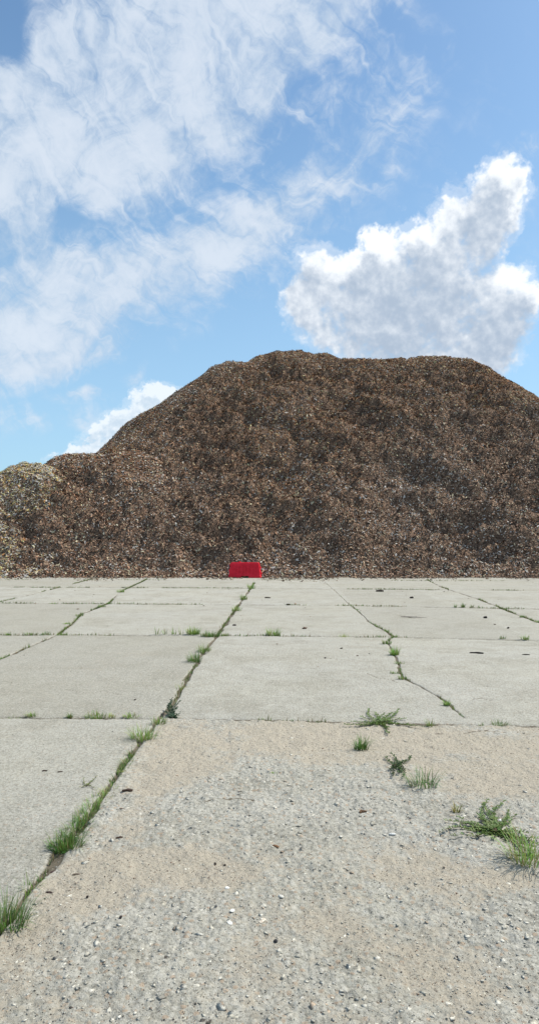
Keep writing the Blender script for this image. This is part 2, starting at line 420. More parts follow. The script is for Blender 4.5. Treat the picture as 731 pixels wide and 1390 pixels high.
# ------------------------------------------------------------------ heaps
SLOPE = .84
YB = gp(365, 783.2)[1]
def ridge(prof, yb, dense=.35):
    pts = []
    for px, py in prof:
        d = ray(px, py); u = d.x/d.y; t = d.z/d.y
        H = (CAM_H + yb*t)/(1 - t/SLOPE); Dp = yb + H/SLOPE
        pts.append((u*Dp, Dp, H))
    out = []
    for a, b in zip(pts[:-1], pts[1:]):
        n = max(1, int(math.dist(a, b)/dense))
        for i in range(n): out.append([a[j]+(b[j]-a[j])*i/n for j in range(3)])
    out.append(list(pts[-1]))
    return np.array(out)
MAIN = ridge([(150, 622), (165, 607), (183, 594), (215, 567), (250, 534), (283, 509), (300, 497), (316, 490), (332, 491), (345, 489), (360, 481), (377, 477), (400, 476), (418, 481), (437, 479),
              (450, 486), (470, 488), (500, 488), (520, 487), (545, 486), (557, 491), (567, 486), (580, 484), (610, 484), (635, 488), (655, 498), (680, 514), (705, 533), (722, 544), (731, 549), (760, 575), (800, 610), (850, 650)], YB+.3)
MID = ridge([(88, 621), (100, 617), (125, 616), (150, 615), (165, 610), (178, 612), (190, 622), (202, 640)], YB-.25)
LEFT = ridge([(-160, 655), (-120, 640), (-60, 636), (-10, 639), (10, 632), (30, 628), (46, 629), (54, 633)], YB-.50)

def heap_z(x, y, rdg, seed, s=SLOPE):
    z = np.full(x.shape, -9.0)
    # wobble of the cone's plan gives gullies running down the face
    wx = x + fbm(x, y, .35, 3, seed)*1.6; wy = y + fbm(x, y, .5, 3, seed+3)*1.0
    for rx, ry, H in rdg:
        r = np.hypot(wx-rx, wy-ry)
        z = np.maximum(z, H - s*(np.sqrt(r*r+.12)-.36))
    top = np.interp(x, rdg[:, 0], rdg[:, 2])
    am = np.clip(z, 0, 1)*(.14+.86*sstep(.0, 2.0, top-z))
    sk = x*.55 + y*.35
    zz = z + am*(fbm(x*.8+y*.4, y*1.5, .55, 3, seed+9, .5)*1.5 + fbm(sk, y*2.0, 1.5, 4, seed+13, .62)*1.2 + (.5-np.abs(fbm(sk, y*1.5, 2.4, 3, seed+19, .6))*2.4)*.30
                 + (.5-np.abs(fbm(x*.5-y*.2, y, 3.6, 3, seed+27, .6))*2.6)*.20 + fbm(x*.7, y, 7, 2, seed+23)*.25)
    # slumped toe
    toe = np.clip(1-np.abs(z)/.8, 0, 1)
    zz += toe*toe*.10*(.3+vn(x*1.4, y, seed+30))
    return zz - .04

def chip_colors(x, y, z, which, n):
    pal = np.array([(.026, .017, .012), (.075, .043, .028), (.155, .092, .058), (.26, .168, .108), (.42, .31, .21), (.60, .50, .39)])
    base = np.array([.20, .24, .23, .17, .11, .05])
    u = rg.random(n)
    zone = fbm(x, z, .28, 4, 91)*2.2                        # drifts of paler, fresher material
    w = {'main': 0.0, 'mid': -.02, 'left': .42}[which]
    hollow_shade = fbm(x*.5+.45*z, z*1.9, .85, 5, 97, .66)*2.6  # shade of the hollows, put into the chip colours as slanting bands
    u = np.clip(u + zone*.20 + hollow_shade*.20 + w, 0, .9999)
    idx = np.searchsorted(np.cumsum(base), u); idx = np.clip(idx, 0, 5)
    c = pal[idx]
    if which == 'left': c = c*.75 + np.array([.075, .058, .036])
    t = rg.random((n, 1))
    c = c*(.65+.75*t)
    if which == 'left': c = c*np.array([1.62, 1.32, .90])
    elif which == 'mid': c = c*np.array([1.0, .97, .98])*1.05
    # greyer, dusty towards the lower right and foot, redder at the top
    grey = np.clip(sstep(7, 0, z)*.45 + sstep(2, 9, x)*.3*(z < 8) + fbm(x, z, .2, 3, 8)*.6, 0, .5)[:, None]
    if which == 'left': grey = grey*.3
    lum = c.mean(1, keepdims=True)
    c = c*(1-grey) + (lum*np.array([1.16, 1.0, .93])*1.1)*grey
    c = c*np.array([2.1, 1.98, 1.88])
    c = np.minimum(c, .46)*np.array([1.05, .98, .89]); return np.clip(c, .012, .5)

def quads(P, T, B, L, W, N=None, curl=0.0):
    """one slightly bent shard (two quads) per row"""
    n = len(P); L = L[:, None]; W = W[:, None]
    N = np.cross(T, B)
    a = P - T*L - B*W*.8; b = P + B*(-W) + N*curl*L; c = P + T*L - B*W*.55; d = P + T*L + B*W*.7; e = P + B*W + N*curl*L; f = P - T*L + B*W*.5
    V = np.stack([a, b, c, d, e, f], 1).reshape(-1, 3)
    o = (np.arange(n)*6)[:, None]
    F = np.concatenate([o+np.array([[0, 1, 4, 5]]), o+np.array([[1, 2, 3, 4]])], 0)
    return V, F
def rand_frames(n, nrm, tilt):
    nn = nrm + rg.normal(size=(n, 3))*tilt; nn /= np.linalg.norm(nn, axis=1, keepdims=True)
    t = rg.normal(size=(n, 3)); t -= nn*(t*nn).sum(1, keepdims=True); t /= np.linalg.norm(t, axis=1, keepdims=True)
    return t, np.cross(nn, t), nn

def mat_heap():
    m, k, b = material('heaped_bark_mulch')
    P = obj_coords(k)
    v = k.new('ShaderNodeTexVoronoi', feature='F1'); k.put(v.inputs['Vector'], P); v.inputs['Scale'].default_value = 16
    sc = k.new('ShaderNodeSeparateColor'); k.l.new(v.outputs[1], sc.inputs[0])
    c = k.mix(sc.outputs[0], (.05, .033, .023, 1), (.19, .125, .085, 1))
    c = k.mix(k.ramp(sc.outputs[1], .85, .95), c, (.26, .18, .12, 1))
    k.l.new(c, b.inputs['Base Color']); b.inputs['Roughness'].default_value = .9; b.inputs['Specular IOR Level'].default_value = .2
    bump(k, b, v.outputs[0], 1.0, .05)
    return m
M_HEAP = mat_heap()

def build_heap(name, label, rdg, seed, which, others, xr, density):
    step = .10
    xs = np.arange(xr[0], xr[1], step); y0 = YB-1.2
    yy = np.concatenate([np.arange(y0, rdg[:, 1].max()+1.5, step), np.arange(rdg[:, 1].max()+1.5, rdg[:, 1].max()+rdg[:, 2].max()/SLOPE+3, .4)])
    gx, gy = np.meshgrid(xs, yy); z = heap_z(gx.ravel(), gy.ravel(), rdg, seed)
    V = np.stack([gx.ravel(), gy.ravel(), np.maximum(z, -.12)], 1)
    F = grid_faces(len(xs), len(yy)); keep = (z[F].max(1) > -.1); F = F[keep]
    used = np.unique(F); remap = np.full(len(V), -1); remap[used] = np.arange(len(used))
    me = np_mesh(name, V[used], remap[F])
    ho = tag(link(name, me, M_HEAP, smooth=True), label, 'bark heap')
    # loose shards all over the face that looks at the yard, its crest and a little behind it
    n = int((xr[1]-xr[0])*(rdg[:, 1].max()+1.2-y0)*density)
    x = rg.uniform(xr[0], xr[1], n); y = rg.uniform(y0, rdg[:, 1].max()+1.2, n)
    zz = heap_z(x, y, rdg, seed)
    vis = zz > -.03
    for (r2, s2) in others: vis &= zz > heap_z(x, y, r2, s2) - .15
    x, y, zz = x[vis], y[vis], zz[vis]; n = len(x)
    e = .05
    gxn = (heap_z(x+e, y, rdg, seed)-zz)/e; gyn = (heap_z(x, y+e, rdg, seed)-zz)/e
    nr = np.stack([-gxn, -gyn, np.ones(n)], 1); nr /= np.linalg.norm(nr, axis=1, keepdims=True)
    T, B, N = rand_frames(n, nr, .34)
    L = rg.lognormal(math.log(.030), .38, n).clip(.012, .085); W = L*rg.uniform(.22, .55, n)
    P = np.stack([x, y, zz], 1) + nr*rg.uniform(-.01, .055, (n, 1))
    P[:, 2] = np.maximum(P[:, 2], .012)
    Vc, Fc = quads(P, T, B, L, W, curl=.18)
    cm = np_mesh('bark_chips', Vc, Fc)
    cattr(cm, 'col', np.repeat(chip_colors(x, y, zz, which, n), 6, 0))
    tag(link('bark_chips', cm, M_CHIP, ho), kind='stuff')
    print(name, 'chips', n)
    return ho
build_heap('bark_heap', 'huge steep brown bark heap with a flat notched top behind the red barrier', MAIN, 200, 'main', [(MID, 300)], (-17, 24), 760)
build_heap('bark_heap', 'lower dark brown bark heap with rounded crest against the left flank of the huge one', MID, 300, 'mid', [(MAIN, 200), (LEFT, 400)], (-17, 2), 760)
build_heap('bark_heap', 'low yellowish tan wood chip heap cut off by the left edge', LEFT, 400, 'left', [(MID, 300)], (-24, -5), 760)

# ------------------------------------------------------------------ red barrier
def build_barrier():
    m, k, b = material('red_plastic')
    P = obj_coords(k)
    c = k.mix(k.ramp(k.noise(P, 6, 5, .6), .35, .7), (.58, .006, .020, 1), (.68, .015, .035, 1))
    c = k.mix(k.ramp(k.noise(P, 35, 4, .7), .62, .75, 0, .35), c, (.35, .10, .08, 1))
    k.l.new(c, b.inputs['Base Color']); b.inputs['Roughness'].default_value = .5; b.inputs['Specular IOR Level'].default_value = .25
    bx, by = gp(333.5, 783.0)
    by -= .45
    root = bpy.data.objects.new('plastic_barrier', None); C.objects.link(root)
    root.location = (bx, by, 0.0); root.rotation_euler = (0, 0, R(-4))
    tag(root, 'small red plastic traffic barrier standing at the foot of the huge bark heap', 'barrier')
    # cross-section in (y, z), swept along x with grooved ribs
    xsn = []
    n = 49; Lh = .59
    sec = [(-.20, .0), (-.20, .07), (-.185, .10), (-.115, .50), (-.095, .55), (.095, .55), (.115, .50), (.185, .10), (.20, .07), (.20, .0)]
    bm = bmesh.new(); rows = []
    xs = []
    groove = [-.30, -.18, -.06, .06, .18, .30]
    for g_ in groove: xs += [g_-.035, g_-.022, g_+.022, g_+.035]
    xs += [-Lh, -Lh+.02, Lh-.02, Lh, -.13, .13, -.125, .125]
    xs = sorted(set(round(v, 4) for v in xs))
    def ins(v):
        return any(abs(v-g_) <= .0221 for g_ in groove)
    for v in xs:
        row = []
        for (y, z) in sec:
            yy = y
            end = 1 - .0*(abs(v) > Lh-.001)
            xx = v*(1 - .13*z/.55)                     # ends lean in
            if abs(v) > Lh-.001: yy *= .93
            row.append(bm.verts.new((xx, yy*end, z - (.012 if abs(v) > Lh-.001 and z > .54 else 0))))
        rows.append(row)
    for a, b_ in zip(rows[:-1], rows[1:]):
        for i in range(len(sec)-1): bm.faces.new((a[i], b_[i], b_[i+1], a[i+1]))
        bm.faces.new((a[-1], b_[-1], b_[0], a[0]))
    bm.faces.new(rows[0][::-1]); bm.faces.new(rows[-1])
    bmesh.ops.recalc_face_normals(bm, faces=bm.faces)
    # forklift slots: dark recess cut in the foot, both sides
    mesh = bpy.data.meshes.new('body'); bm.to_mesh(mesh); bm.free()
    body = link('body', mesh, m, root)
    cut = bpy.data.meshes.new('cut'); bm = bmesh.new(); bmesh.ops.create_cube(bm, size=1)
    bmesh.ops.scale(bm, vec=(.26, .8, .14), verts=bm.verts); 
    bmesh.ops.translate(bm, vec=(.02, 0, 0.0), verts=bm.verts)
    for g_ in groove:                                   # shallow vertical grooves in both faces
        for s in (-1, 1):
            r = bmesh.ops.create_cube(bm, size=1)['verts']
            bmesh.ops.scale(bm, vec=(.055, .03, .30), verts=r)
            bmesh.ops.rotate(bm, cent=(0, 0, 0), matrix=Matrix.Rotation(R(-10*s if s > 0 else 10), 3, 'X') if False else Matrix.Rotation(s*R(9.9), 3, 'X'), verts=r)
            bmesh.ops.translate(bm, vec=(g_, s*.151, .29), verts=r)
    bm.to_mesh(cut); bm.free()
    co = bpy.data.objects.new('cutter', cut); C.objects.link(co); co.parent = root
    bpy.context.view_layer.update()
    md = body.modifiers.new('b', 'BOOLEAN'); md.object = co; md.operation = 'DIFFERENCE'; md.solver = 'EXACT'
    dg = bpy.context.evaluated_depsgraph_get()
    nm = bpy.data.meshes.new_from_object(body.evaluated_get(dg))
    body.modifiers.clear(); body.data = nm; nm.name = 'body'
    bpy.data.objects.remove(co)
    bv = body.modifiers.new('bevel', 'BEVEL'); bv.width = .006; bv.segments = 2; bv.limit_method = 'ANGLE'
    # filler cap on top, drain plug, connector lugs at both ends
    def cyl(name, r, h, loc, axis='Z', parent=root):
        bm = bmesh.new(); bmesh.ops.create_cone(bm, cap_ends=True, segments=20, radius1=r, radius2=r*.92, depth=h)
        if axis == 'Y': bmesh.ops.rotate(bm, cent=(0, 0, 0), matrix=Matrix.Rotation(R(90), 3, 'X'), verts=bm.verts)
        if axis == 'X': bmesh.ops.rotate(bm, cent=(0, 0, 0), matrix=Matrix.Rotation(R(90), 3, 'Y'), verts=bm.verts)
        mm = bpy.data.meshes.new(name); bm.to_mesh(mm); bm.free()
        o = link(name, mm, m, parent); o.location = loc; return o
    cyl('filler_cap', .05, .03, (-.2, 0, .562))
    cyl('drain_plug', .022, .02, (.42, -.196, .075), 'Y')
    for s in (-1, 1):
        for zc in ((.16, .36) if s > 0 else (.26, .46)):
            cyl('connector_lug', .045, .07, (s*(.60-.075*zc/.5), 0, zc))
build_barrier()

# ------------------------------------------------------------------ vegetation
def blade(out, cols, base, ang, length, width, lean, col, nseg=4, droop=1.0):
    """a tapered, bending strip"""
    dx, dy = math.cos(ang), math.sin(ang); sx, sy = -dy, dx
    p = np.array(base, float); th = lean*.35; o = len(out)
    for i in range(nseg+1):
        t = i/nseg; w = width*(1-t**1.8)*.5 + .0002
        fold = .25*w
        out.append((p[0]-sx*w, p[1]-sy*w, p[2]+fold)); out.append((p[0]+sx*w, p[1]+sy*w, p[2]+fold))
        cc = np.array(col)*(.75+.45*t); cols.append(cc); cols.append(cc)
        th = lean*(.35+.9*t*droop)
        st = length/nseg
        p = p + np.array((dx*math.sin(th)*st, dy*math.sin(th)*st, math.cos(th)*st))
        p[2] = max(p[2], base[2]+.002)
    return [(o+2*i, o+2*i+1, o+2*i+3, o+2*i+2) for i in range(nseg)]

GREENS = [(.105, .175, .040), (.14, .215, .050), (.18, .25, .070), (.075, .13, .03)]
def tuft_mesh(width, height, n, r, col=None, dry=.12, thick=.0042, depth=None, flat=0.0):
    V, Cc, F = [], [], []
    depth = depth or width*.55
    for i in range(n):
        a = r.uniform(0, 2*math.pi); rr = math.sqrt(r.random())
        bx, by = math.cos(a)*rr*width*.36, math.sin(a)*rr*depth*.40
        ang = a + r.uniform(-.9, .9); ln = height*r.uniform(.45, 1.25)
        c = col or r.choice(GREENS)
        c = tuple(v*r.uniform(.95, 1.75) for v in c)
        if r.random() < dry: c = (.30, .25, .12)
        F += blade(V, Cc, (bx, by, -.004), ang, ln, thick*r.uniform(.6, 1.3), r.uniform(.2, 1.15) if r.random() < .65-flat*.6 else r.uniform(1.0, 1.55), c, 4, r.uniform(.6, 1.4))
    me = np_mesh('blades', np.array(V), np.array(F)); cattr(me, 'col', np.array(Cc)); return me
def leaf_faces(V, Cc, F, p, d, up, ln, wd, col):
    """pointed oval leaf, folded along its midrib"""
    d = Vector(d).normalized(); s = d.cross(Vector(up)).normalized(); n = s.cross(d)
    o = len(V); p = Vector(p)
    for (t, w, h) in [(0, 0, 0), (.3, .85, .12), (.62, .9, .16), (1, 0, .0)]:
        q = p + d*ln*t
        if w == 0: V.append(tuple(q)); Cc.append(col)
        else:
            V.append(tuple(q + s*wd*w*.5 + n*h*wd)); V.append(tuple(q - s*wd*w*.5 + n*h*wd)); V.append(tuple(q)); Cc.extend([col, col, col])
    # 0 base | 1 L,2 R,3 mid | 4 L,5 R,6 mid | 7 tip
    F += [(o, o+1, o+3, o+3), (o, o+3, o+2, o+2), (o+1, o+4, o+6, o+3), (o+3, o+6, o+5, o+2), (o+4, o+7, o+6, o+6), (o+6, o+7, o+5, o+5)]
def clean_mesh(name, V, F, Cc):
    me = bpy.data.meshes.new(name)
    me.from_pydata([tuple(v) for v in V], [], [tuple(dict.fromkeys(f)) for f in F]); me.update(); cattr(me, 'col', np.array(Cc)); return me
def tube(V, F, Cc, pts, r0, r1, col):
    for i, p in enumerate(pts):
        rr = r0+(r1-r0)*i/(len(pts)-1); p = Vector(p)
        d = (Vector(pts[min(i+1, len(pts)-1)])-Vector(pts[max(i-1, 0)])).normalized()
        s = d.cross(Vector((0, 0, 1)));  s = s.normalized() if s.length > 1e-3 else Vector((1, 0, 0)); n = s.cross(d)
        for k_ in range(4):
            a = k_*math.pi/2; V.append(tuple(p + s*math.cos(a)*rr + n*math.sin(a)*rr)); Cc.append(col)
        if i:
            o = len(V)-8
            for k_ in range(4): F.append((o+k_, o+(k_+1) % 4, o+4+(k_+1) % 4, o+4+k_))

def grass(px, py, w, h, n, label, name='grass_tuft', cat='grass tuft', col=None, dry=.12, dep=None, group=None, flat=0.0):
    """w, h: width and height of the tuft as seen, in photo pixels"""
    x, y = gp(px, py); sc = math.hypot(y, CAM_H)/FPX
    r = random.Random(int(px*31+py*7)); mw = w*sc*1.15; mh = h*sc*1.0
    th = .0035 if y < 5 else .0035+ (y-5)*.0005
    me = tuft_mesh(mw, mh*(.62 if y < 5 else .9)*(1+flat), int(n*1.5), r, col, dry, th, dep, flat)
    me.name = name
    o = link(name, me, M_LEAF); o.location = (x, y, zat(x, y)); o.rotation_euler = (0, 0, 0)
    return tag(o, label, cat, group)
DKG = (.085, .155, .036); YG = (.24, .29, .08); BRG = (.17, .26, .06)
G1 = 'grass tufts along the main joint'; G2 = 'grass tufts on the cross joints'; G3 = 'grass tufts in the crooked right-hand crack'; G4 = 'grass tufts on the left-hand joint'; G5 = 'grass tufts on the broken slab'
# main joint, near to far
grass(6, 1256, 60, 62, 150, 'tall dark green grass tuft at the bottom left corner, nearest along the main joint', col=DKG, group=G1)
grass(28, 1225, 30, 22, 45, 'short leafy grass just behind the tall corner tuft', dep=.26, group=G1)
grass(41, 1204, 18, 38, 20, 'thin weed with one long straight stalk rising from the main joint', group=G1)
grass(53, 1193, 16, 10, 40, 'small round dark weed patch above the stalked weed', col=DKG, group=G1)
grass(90, 1150, 48, 34, 190, 'widest dark grass tuft, at the near end of the long green strip', col=DKG, group=G1)
grass(103, 1129, 34, 28, 160, 'dense dark grass in the lower half of the long green strip', col=DKG, dep=.42, group=G1)
grass(117, 1108, 28, 24, 150, 'grass in the middle of the long green strip on the main joint', dep=.42, group=G1)
grass(129, 1091, 28, 20, 110, 'brighter grass in the upper half of the long green strip', col=BRG, dep=.42, group=G1)
grass(143, 1077, 28, 16, 70, 'yellow green sparse grass ending the long green strip beside the bark stub', col=YG, dep=.42, group=G1)
grass(170, 1038, 15, 18, 60, 'narrow upright dark tuft alone on the main joint', col=DKG, dep=.26, group=G1)
grass(179, 1024, 10, 16, 26, 'small pale tuft leaning on the narrow upright tuft', group=G1)
grass(166, 1048, 12, 7, 20, 'tiny yellowish sprig just in front of the narrow upright tuft', col=YG, group=G1)
grass(195, 1002, 40, 25, 110, 'spreading tuft with long arching blades at the crossing with the nearest cross joint', col=BRG, group=G1)
grass(216, 982, 22, 12, 60, 'low bushy grass behind the spreading tuft at the joint crossing', group=G1)
grass(247, 933, 20, 9, 30, 'small flat pale tuft halfway up the second stretch of the main joint', col=YG, group=G1)
grass(264, 898, 22, 14, 90, 'dark tuft on the main joint below the second joint crossing', col=DKG, dep=.26, group=G1)
grass(277, 884, 18, 14, 80, 'bushy green tuft touching the second joint crossing from the near side', dep=.26, group=G1)
grass(321, 829, 14, 9, 40, 'low green tuft on the main joint at the third joint crossing', col=BRG, group=G1)
grass(331, 814, 12, 9, 36, 'low tuft on the main joint between the third and fourth crossings', dep=.26, group=G1)
grass(341, 799, 13, 9, 40, 'farthest tuft on the main joint, just in front of the red barrier', col=BRG, group=G1)
# second crossing
grass(262, 861, 20, 12, 130, 'dense green clump at the left of the second joint crossing', col=BRG, group=G2)
grass(285, 864, 30, 9, 150, 'low dark mat of grass on the second joint crossing itself', col=DKG, group=G2)
grass(304, 863, 20, 6, 40, 'thin flat grass trailing right from the second joint crossing', group=G2)
grass(214, 861, 8, 12, 10, 'leftmost of the sparse upright sprouts on the second cross joint', group=G2)
grass(224, 861, 8, 12, 10, 'second from the left of the sparse upright sprouts on the second cross joint', group=G2)
grass(236, 861, 8, 14, 10, 'third from the left of the sparse upright sprouts on the second cross joint', group=G2)
grass(246, 861, 7, 13, 9, 'rightmost sparse sprout on the second cross joint, next to the dense clump', group=G2)
grass(370, 862, 24, 12, 80, 'bright tuft on the second cross joint right of the main joint', col=BRG, group=G2)
grass(466, 864, 15, 8, 34, 'small spiky tuft on the second cross joint, left of the crooked crack', col=YG, group=G2)
grass(414, 863, 6, 4, 20, 'very low sparse sprout on the second cross joint between the bright and the spiky tuft', group=G2)
grass(681, 867, 10, 6, 26, 'small flat weed on the second cross joint near the right edge', col=DKG, group=G2)
grass(712, 868, 12, 8, 44, 'rightmost compact green weed on the second cross joint', col=BRG, group=G2)
grass(11, 862, 12, 8, 44, 'bushy weed at the far left end of the second cross joint', group=G2)
grass(42, 861, 22, 5, 44, 'low green row of grass on the second cross joint, left of the left-hand joint', group=G2)
grass(63, 861, 14, 5, 30, 'short dark grass just left of the left-hand joint on the second cross joint', col=DKG, group=G2)
# nearest cross joint
grass(20, 973, 18, 6, 44, 'leftmost low tuft on the nearest cross joint', group=G2)
grass(42, 972, 16, 8, 44, 'second low tuft from the left on the nearest cross joint', col=BRG, group=G2)
grass(95, 973, 7, 9, 60, 'tiny compact dark clump standing alone on the nearest cross joint', col=DKG, group=G2)
grass(130, 973, 32, 11, 110, 'longest grass row on the nearest cross joint, with one taller blade', group=G2)
grass(152, 973, 14, 7, 26, 'sparse short grass between two rows on the nearest cross joint', col=YG, group=G2)
grass(178, 973, 26, 7, 70, 'low row of grass on the nearest cross joint just left of the main joint', col=BRG, group=G2)
grass(583, 985, 14, 12, 26, 'sparse wispy tuft on the nearest cross joint below the crooked crack', group=G2)
grass(652, 984, 8, 7, 18, 'tiny brownish sprig on the nearest cross joint left of the wide dark tuft', dry=.4, group=G2)
grass(677, 984, 22, 11, 70, 'wide dark tuft on the nearest cross joint near the right edge', col=DKG, group=G2)
grass(433, 979, 12, 4, 22, 'tiny flat weed on the nearest cross joint right of the main joint', col=DKG, group=G2)
# third cross joint
grass(72, 819, 16, 4, 40, 'thin green row on the third cross joint at the left', group=G2)
grass(90, 819, 8, 4, 24, 'short dark weed ending the green row on the third cross joint', col=DKG, group=G2)
grass(617, 824, 5, 6, 16, 'small sprout left of the bushier one on the third cross joint at the right', group=G2)
grass(628, 824, 9, 7, 36, 'bushier sprout on the third cross joint at the right', col=DKG, group=G2)
grass(640, 824, 4, 6, 10, 'tiny sprout right of the bushier one on the third cross joint', group=G2)
# left-hand joint
grass(84, 862, 18, 6, 50, 'low weed where the left-hand joint meets the second cross joint', group=G4)
grass(92, 847, 16, 4, 40, 'flat green weed pointing left from the left-hand joint', col=BRG, group=G4)
grass(108, 836, 12, 7, 44, 'slanting tuft on the bend of the left-hand joint', group=G4)
grass(138, 824, 14, 5, 40, 'thin green tuft below the third cross joint on the left-hand joint', group=G4)
grass(148, 820, 8, 4, 26, 'dark tuft where the left-hand joint meets the third cross joint', col=DKG, group=G4)
grass(164, 804, 12, 6, 40, 'farthest green tuft on the left-hand joint', col=BRG, group=G4)
# crooked crack
grass(484, 828, 6, 4, 18, 'farthest tiny weed at the top of the crooked crack', group=G3)
grass(512, 850, 8, 4, 26, 'second tiny weed from the top of the crooked crack', col=DKG, group=G3)
grass(525, 857, 8, 5, 30, 'third tiny weed from the top of the crooked crack', group=G3)
grass(535, 865, 7, 7, 26, 'upright weed where the crooked crack meets the second cross joint', group=G3)
grass(524, 874, 14, 8, 50, 'wide low weed just in front of the second cross joint on the crooked crack', group=G3)
grass(535, 889, 12, 14, 100, 'tallest and brightest tuft in the crooked crack', col=BRG, group=G3)
grass(541, 901, 14, 6, 50, 'flat tuft directly in front of the bright one in the crooked crack', group=G3)
grass(542, 907, 12, 3, 26, 'very thin weed between two flat tufts in the crooked crack', group=G3)
grass(535, 914, 18, 4, 36, 'flat tuft reaching left from the crooked crack', col=DKG, group=G3)
grass(546, 922, 14, 7, 46, 'last tuft before the bare bend of the crooked crack', group=G3)
grass(606, 958, 9, 9, 70, 'isolated round tuft low on the crooked crack', col=BRG, group=G3)
# far right joint
grass(707, 838, 6, 5, 26, 'upper small weed on the far right joint beside the right edge', name='grass_tuft', group='weeds on the far right joint')
grass(729, 845, 10, 5, 34, 'weed on the far right joint cut by the right edge', group='weeds on the far right joint')
# broken slab
grass(490, 1016, 22, 30, 80, 'upright tuft of broad bright blades on the broken slab below the creeping weed', col=(.075, .15, .03), dry=.06, group=G5)
grass(618, 1102, 13, 18, 26, 'small yellowish tuft standing alone above the large creeping weed', col=(.20, .19, .05), group=G5)
grass(574, 1067, 46, 20, 70, 'sprawling tuft with long flattened blades in the middle of the broken slab', col=(.08, .16, .045), flat=1.0, group=G5)
grass(717, 1172, 56, 34, 90, 'grass with long pale blades at the right edge in front of the large creeping weed', col=BRG, dry=.2, flat=.8, group=G5)
grass(371, 1050, 12, 5, 26, 'tiny grass sprig alone in the centre of the broken slab', col=BRG, group=G5)

def creeping(px, py, runners, leaf, label, name='creeping_weed', col=(.11, .18, .05), up=.25, cat='creeping weed'):
    x0, y0 = gp(px, py); z0 = zat(x0, y0)
    root = bpy.data.objects.new(name, None); C.objects.link(root); root.location = (x0, y0, z0)
    tag(root, label, cat, 'creeping weeds on the broken slab')
    r = random.Random(int(px)); SV, SF, SC, LV, LF, LC = [], [], [], [], [], []
    for (tx, ty) in runners:
        ex, ey = gp(tx, ty); L = math.hypot(ex-x0, ey-y0); n = max(6, int(L/.011))
        side = r.uniform(-.15, .15)
        pts = []
        for i in range(n+1):
            t = i/n; o = side*L*math.sin(math.pi*t)
            qx = (ex-x0)*t - (ey-y0)/max(L, .01)*o + r.uniform(-.003, .003); qy = (ey-y0)*t + (ex-x0)/max(L, .01)*o + r.uniform(-.003, .003)
            zz = zat(x0+qx, y0+qy)-z0 + .004 + up*L*t*t*.35 + r.uniform(0, .004)
            pts.append((qx, qy, zz))
        tube(SV, SF, SC, pts, .0018, .0008, (.14, .10, .05))
        for i, p in enumerate(pts):
            if i < 1: continue
            dd = Vector(pts[i])-Vector(pts[i-1])
            for s in (-1, 1, r.choice((-1, 1))):
                if r.random() < .12: continue
                a = math.atan2(dd.y, dd.x)+s*r.uniform(.5, 1.2)
                d = (math.cos(a), math.sin(a), r.uniform(-.05, .7))
                lf = leaf*r.uniform(.6, 1.25)*(1-.35*i/n)
                c = np.array(col)*r.uniform(.65, 1.6)*np.array([r.uniform(.85, 1.3), 1, r.uniform(.8, 1.1)])
                leaf_faces(LV, LC, LF, p, d, (r.uniform(-.4, .4), r.uniform(-.4, .4), 1), lf, lf*.5, tuple(c))
    me = clean_mesh('stems', SV, SF, SC); link('stems', me, M_LEAF, root)
    me = clean_mesh('leaves', LV, LF, LC); link('leaves', me, M_LEAF, root)
    return root
creeping(672, 1132, [(596, 1134), (604, 1122), (612, 1140), (622, 1114), (630, 1128), (640, 1143), (648, 1108), (655, 1096), (662, 1092), (672, 1100), (684, 1094), (690, 1104), (694, 1118), (700, 1128), (716, 1136),
                     (728, 1142), (722, 1152), (708, 1148), (690, 1144), (668, 1144), (650, 1138), (640, 1120), (738, 1150), (700, 1112), (676, 1114), (712, 1162), (632, 1135), (660, 1120), (618, 1128), (626, 1120), (645, 1130), (655, 1112), (665, 1108), (682, 1124), (690, 1134), (702, 1140), (714, 1150)], .022,
         'large sprawling leafy creeping weed on the broken slab near the right edge', up=.10)
creeping(516, 981, [(468, 986), (478, 982), (490, 975), (500, 966), (508, 970), (520, 972), (532, 970), (540, 966), (530, 980), (545, 985), (560, 987), (528, 990), (527, 998), (575, 990), (500, 984), (495, 980), (510, 986), (522, 986), (536, 976), (550, 978), (486, 987)], .026,
         'thin creeping weed fanned out along the nearest cross joint right of centre', up=.12)
creeping(536, 1040, [(523, 1030), (530, 1026), (545, 1036), (556, 1030), (540, 1052), (533, 1056), (546, 1058), (528, 1046), (548, 1046)], .024,
         'small spindly weed flat on the broken slab between the upright and the sprawling tuft', col=(.05, .09, .03), up=.15)
creeping(234, 977, [(229, 966), (233, 962), (240, 968), (243, 965), (226, 972), (238, 974), (244, 973)], .034,
         'small weed with rounded dark blue green leaves beside the joint crossing', name='broadleaf_weed', col=(.022, .055, .026), up=.8, cat='weed')
creeping(118, 1068, [(108, 1070), (114, 1060), (124, 1062), (132, 1056), (128, 1072)], .012,
         'sparse pale leafy weed on the bare slab left of the bark stub', col=(.13, .18, .05), up=.1)

